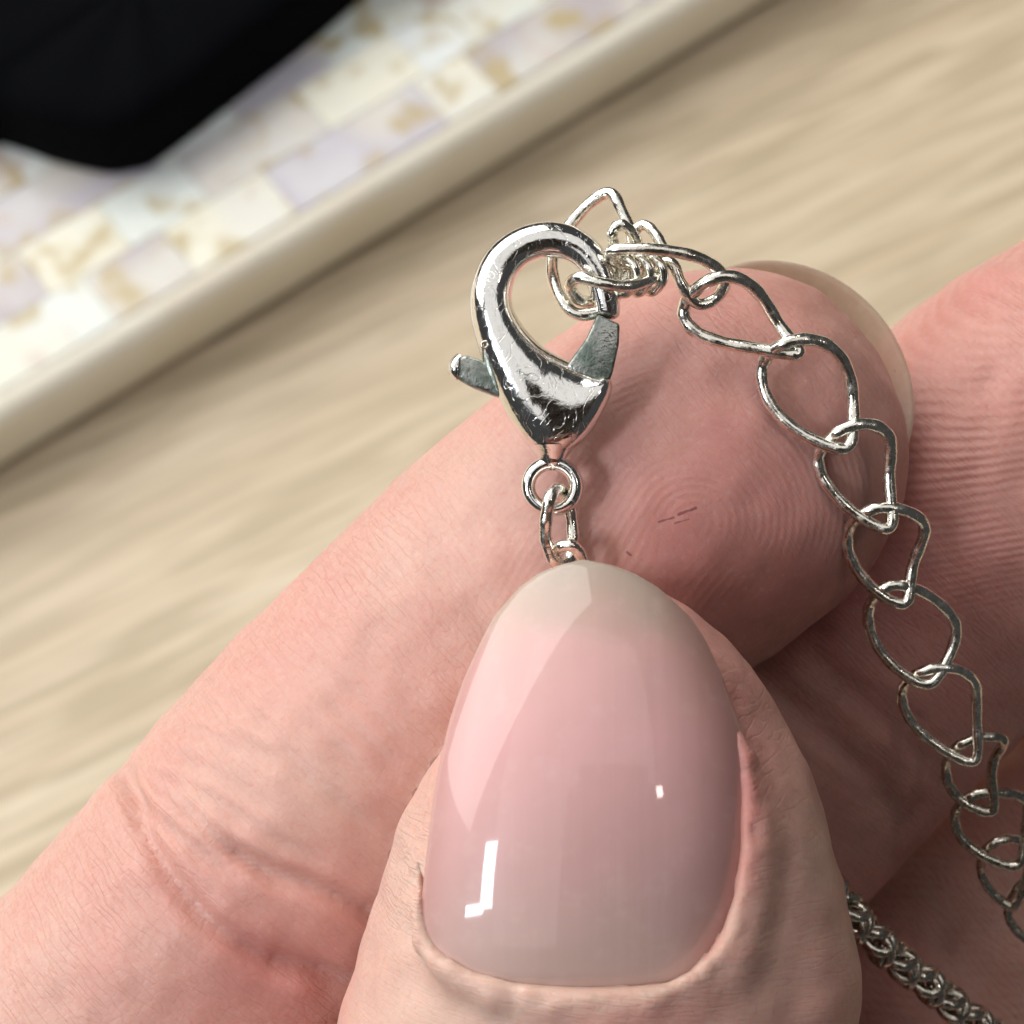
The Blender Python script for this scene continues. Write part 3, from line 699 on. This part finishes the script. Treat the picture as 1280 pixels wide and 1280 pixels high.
lv_ = plate_part('gate_lever', [(566, 460), (570, 449), (582, 444), (600, 450), (640, 470), (650, 500), (622, 497), (590, 485), (570, 473)], -0.5, 0.45, 0.2, M['patina'], clasp)
tip = spline([(*P(577, 447, 0.0), 0.28), (*P(571, 455, 0.05), 0.33), (*P(570, 464, 0.05), 0.34), (*P(574, 473, 0), 0.28)], 12); v, f = tube(tip[:, :3], tip[:, 3] * 0.9, False, 14)
v = (v - P(571, 460, 0)) * np.array([1, 1, 1.6]) + P(571, 460, 0)
part('lever_tip', v, f, M['silver'], clasp)
a = np.linspace(0, 2 * math.pi, 20, endpoint=False); rv = np.array([P(606 + 4 * math.cos(q), 431 + 4 * math.sin(q), 1.0) for q in a]); v, f = tube(rv, 0.06, True, 8)
part('rivet', v, f, M['dark_wire'], clasp)

# ------------------------------------------------------------------ extender chain
ext = thing('extender_chain', 880, 380, 0, 'silver chain of twisted open links draped from the clasp over two fingers', 'chain'); root_off[ext.name] = P(880, 380, 0)
def wire(root, pts, r, mat='wire', n=72, name='link', closed=True, smooth=0):
    q = np.array([P(x, y, z) for x, y, z in pts]); path = spline(q, n, closed)
    for _ in range(smooth): path = (np.roll(path, 1, 0) + 2 * path + np.roll(path, -1, 0)) / 4
    if smooth: c_ = path.mean(0); path = c_ + (path - c_) * np.array([1.09, 1.09, 1.3])
    v, f = tube(path, r * (1 + 0.05 * np.sin(np.arange(n) * 0.9)), closed, 12)
    return part(name, v, f, M[mat], root)
def twisted(root, top, bot, width, tw, z0, z1, r=0.25, mat='wire', skew=0.0):
    top = P(*top, z0); bot = P(*bot, z1); c = (top + bot) / 2; al = (top - bot) / 2; L = np.linalg.norm(al); al /= L
    ac = np.cross(al, [0, 0, 1.0]); ac /= np.linalg.norm(ac); up = np.cross(ac, al); b = width / K / 2
    n = 84; t = np.linspace(0, 2 * math.pi, n, endpoint=False)
    ex = np.sign(np.sin(t)) * np.abs(np.sin(t)) ** 0.9
    path = c + (L * np.cos(t))[:, None] * al + (b * (ex + skew * np.sin(2 * t)))[:, None] * ac + (tw * np.sin(2 * t))[:, None] * up
    v, f = tube(path, r, True, 12); return part('link', v, f, M[mat], root)
# links draped over the fingers: near strand top to bottom, far strand top to bottom, depth
LK = [([(864, 376), (857, 390), (863, 407), (885, 423), (926, 431), (970, 436), (992, 442)], [(880, 356), (910, 344), (940, 357), (960, 385), (969, 412), (980, 436)], 0.3, -0.4),
      ([(962, 448), (955, 462), (955, 485), (971, 516), (995, 536), (1032, 553), (1056, 559)], [(972, 438), (988, 431), (1012, 426), (1036, 433), (1055, 454), (1063, 481), (1062, 510), (1062, 540)], -0.2, -0.9),
      ([(1029, 563), (1024, 577), (1032, 601), (1053, 625), (1080, 648), (1110, 659)], [(1042, 548), (1060, 536), (1087, 532), (1112, 543), (1113, 567), (1103, 597), (1101, 636)], -1.0, -2.2),
      ([(1066, 658), (1061, 671), (1062, 690), (1072, 711), (1090, 732), (1112, 748), (1131, 754)], [(1074, 647), (1096, 635), (1125, 639), (1153, 650), (1157, 666), (1145, 688), (1131, 712), (1128, 738)], -2.4, -4.2),
      ([(1090, 758), (1088, 773), (1092, 796), (1107, 821), (1131, 841), (1160, 856)], [(1098, 742), (1115, 733), (1137, 735), (1162, 748), (1186, 768), (1195, 786), (1190, 804), (1177, 832)], -4.4, -6.0),
      ([(1133, 858), (1129, 873), (1134, 890), (1146, 909), (1167, 926), (1192, 943), (1216, 952)], [(1142, 845), (1172, 836), (1197, 838), (1217, 852), (1220, 869), (1213, 889), (1212, 922)], -6.2, -8.0),
      ([(1186, 950), (1184, 968), (1192, 989), (1210, 1004), (1238, 1015)], [(1194, 935), (1215, 926), (1238, 922), (1258, 927), (1246, 942), (1232, 958), (1226, 985)], -8.2, -10.0),
      ([(1198, 1012), (1195, 1028), (1203, 1047), (1220, 1062), (1246, 1076), (1270, 1082)], [(1208, 999), (1226, 993), (1248, 993), (1276, 996), (1286, 1010), (1276, 1026), (1274, 1055)], -10.2, -11.6),
      ([(1228, 1080), (1231, 1098), (1244, 1117), (1264, 1132)], [(1232, 1063), (1250, 1051), (1274, 1053), (1288, 1072), (1287, 1102)], -12.0, -14.0),
      ([(1264, 1126), (1262, 1146), (1275, 1166), (1300, 1182)], [(1274, 1108), (1292, 1100), (1312, 1120), (1316, 1150)], -14.2, -16)]
TW = 0.37
for k, (a, b, z0, z1) in enumerate(LK):
    a = a + [(a[-1][0] + 8, a[-1][1] - 5)]; b = b[:-1]; pts = []
    ys = [q[1] for q in a + b]; y0, y1 = min(ys), max(ys)
    zb = lambda y: z0 + (z1 - z0) * (y - y0) / (y1 - y0)
    for i_, q in enumerate(a): pts.append((*q, zb(q[1]) + TW * math.sin((i_ / (len(a) - 1) - 0.5) * math.pi)))
    for i_, q in enumerate(b[::-1]): pts.append((*q, zb(q[1]) + TW * math.sin((i_ / (len(b) - 1) - 0.5) * math.pi)))
    wire(ext, pts, 0.278 - 0.006 * k, 'wire' if k < 6 else 'dark_wire', 96, smooth=55)
# the bunched first links at the hook
wire(ext, [(706, 290, -1.6), (735, 256, -1.5), (762, 241, -1.0), (776, 262, -0.7), (789, 296, -0.5), (786, 335, -0.4), (768, 372, -0.2), (742, 391, 0.0), (716, 390, 0.0), (697, 365, -0.3), (690, 335, -0.8), (694, 308, -1.4)], 0.26)
wire(ext, [(713, 358, 0.5), (724, 347, 1.2), (752, 354, 1.45), (785, 357, 1.2), (815, 348, 0.7), (828, 330, 0.1), (812, 322, -0.4), (780, 345, -0.9), (752, 372, -0.7), (726, 376, -0.1)], 0.25)
wire(ext, [(764, 314, 1.0), (800, 311, 1.3), (845, 315, 1.2), (882, 326, 0.9), (906, 348, 0.3), (896, 372, -0.2), (872, 380, -0.1), (852, 355, 0.2), (838, 328, 0.2), (806, 330, -0.3), (774, 330, 0.2)], 0.25)
for k in range(3):
    cx = 786 + 17 * k; wire(ext, [(cx - 6, 322, 0.6), (cx + 6, 330, 0.9), (cx + 10, 346, 0.8), (cx + 1, 364 - k, 0.4), (cx - 11, 366 - k, -0.1), (cx - 13, 345, -0.2)], 0.19, 'wire', 40, 'wire_wrap')
wire(ext, [(768, 305, 0.2), (766, 290, 0.5), (776, 281, 0.6), (789, 290, 0.4), (797, 308, 0.1), (790, 322, -0.2), (774, 320, -0.1)], 0.24)
wire(ext, [(790, 300, -0.5), (798, 284, -0.3), (810, 283, -0.1), (824, 300, 0.2), (830, 318, 0.1), (818, 330, -0.4), (798, 322, -0.8)], 0.23)
# ------------------------------------------------------------------ necklace chain between the finger and thumb and below it
con = thing('connector_chain', 700, 690, 0, 'short silver links joining the clasp ring, gripped under the thumb tip', 'chain'); root_off[con.name] = P(700, 690, 0)
wire(con, [(688, 622, 0.85), (683, 645, 0.75), (682, 672, 0.5), (690, 698, 0.3), (702, 707, 0.0), (714, 695, -0.35), (716, 668, -0.6), (713, 640, -0.6), (706, 618, -0.45), (697, 611, 0.3)], 0.27)
wire(con, [(694, 692, 0.0), (703, 682, 0.75), (718, 684, 0.85), (728, 700, 0.5), (730, 725, 0.2), (722, 745, 0.0), (708, 742, -0.2), (698, 715, -0.4)], 0.26)
rope = thing('rope_chain', 1150, 1210, -8, 'fine silver rope chain in shadow, coming out from behind the thumb', 'chain'); root_off[rope.name] = P(1150, 1210, -8)
rpth = spline([P(1010, 1080, -10.5), P(1062, 1138, -11.0), (P(1108, 1188, -12.0)), P(1165, 1234, -13.5), P(1225, 1282, -15), P(1300, 1335, -17)], 400)
al = np.r_[0, np.cumsum(np.linalg.norm(np.diff(rpth, axis=0), axis=1))]
nl = int(al[-1] / 0.40)
for k in range(nl):
    s_ = (k + 0.5) * 0.40; c = np.array([np.interp(s_, al, rpth[:, j]) for j in range(3)]); c2 = np.array([np.interp(s_ + 0.1, al, rpth[:, j]) for j in range(3)])
    T = c2 - c; T /= np.linalg.norm(T); ph = k * math.radians(80); u = np.cross(T, [0, 0, 1.0]); u /= np.linalg.norm(u); b = np.cross(T, u)
    e1 = u * math.cos(ph) + b * math.sin(ph); e2 = np.cross(T, e1); ax1 = T * 0.80 + e1 * 0.60; ax2 = e2
    t = np.linspace(0, 2 * math.pi, 28, endpoint=False)
    v, f = tube(c + e1 * 0.18 + 0.66 * np.cos(t)[:, None] * ax1 + 0.54 * np.sin(t)[:, None] * ax2, 0.26, True, 10)
    part('link', v, f, M['dark_wire'], rope)
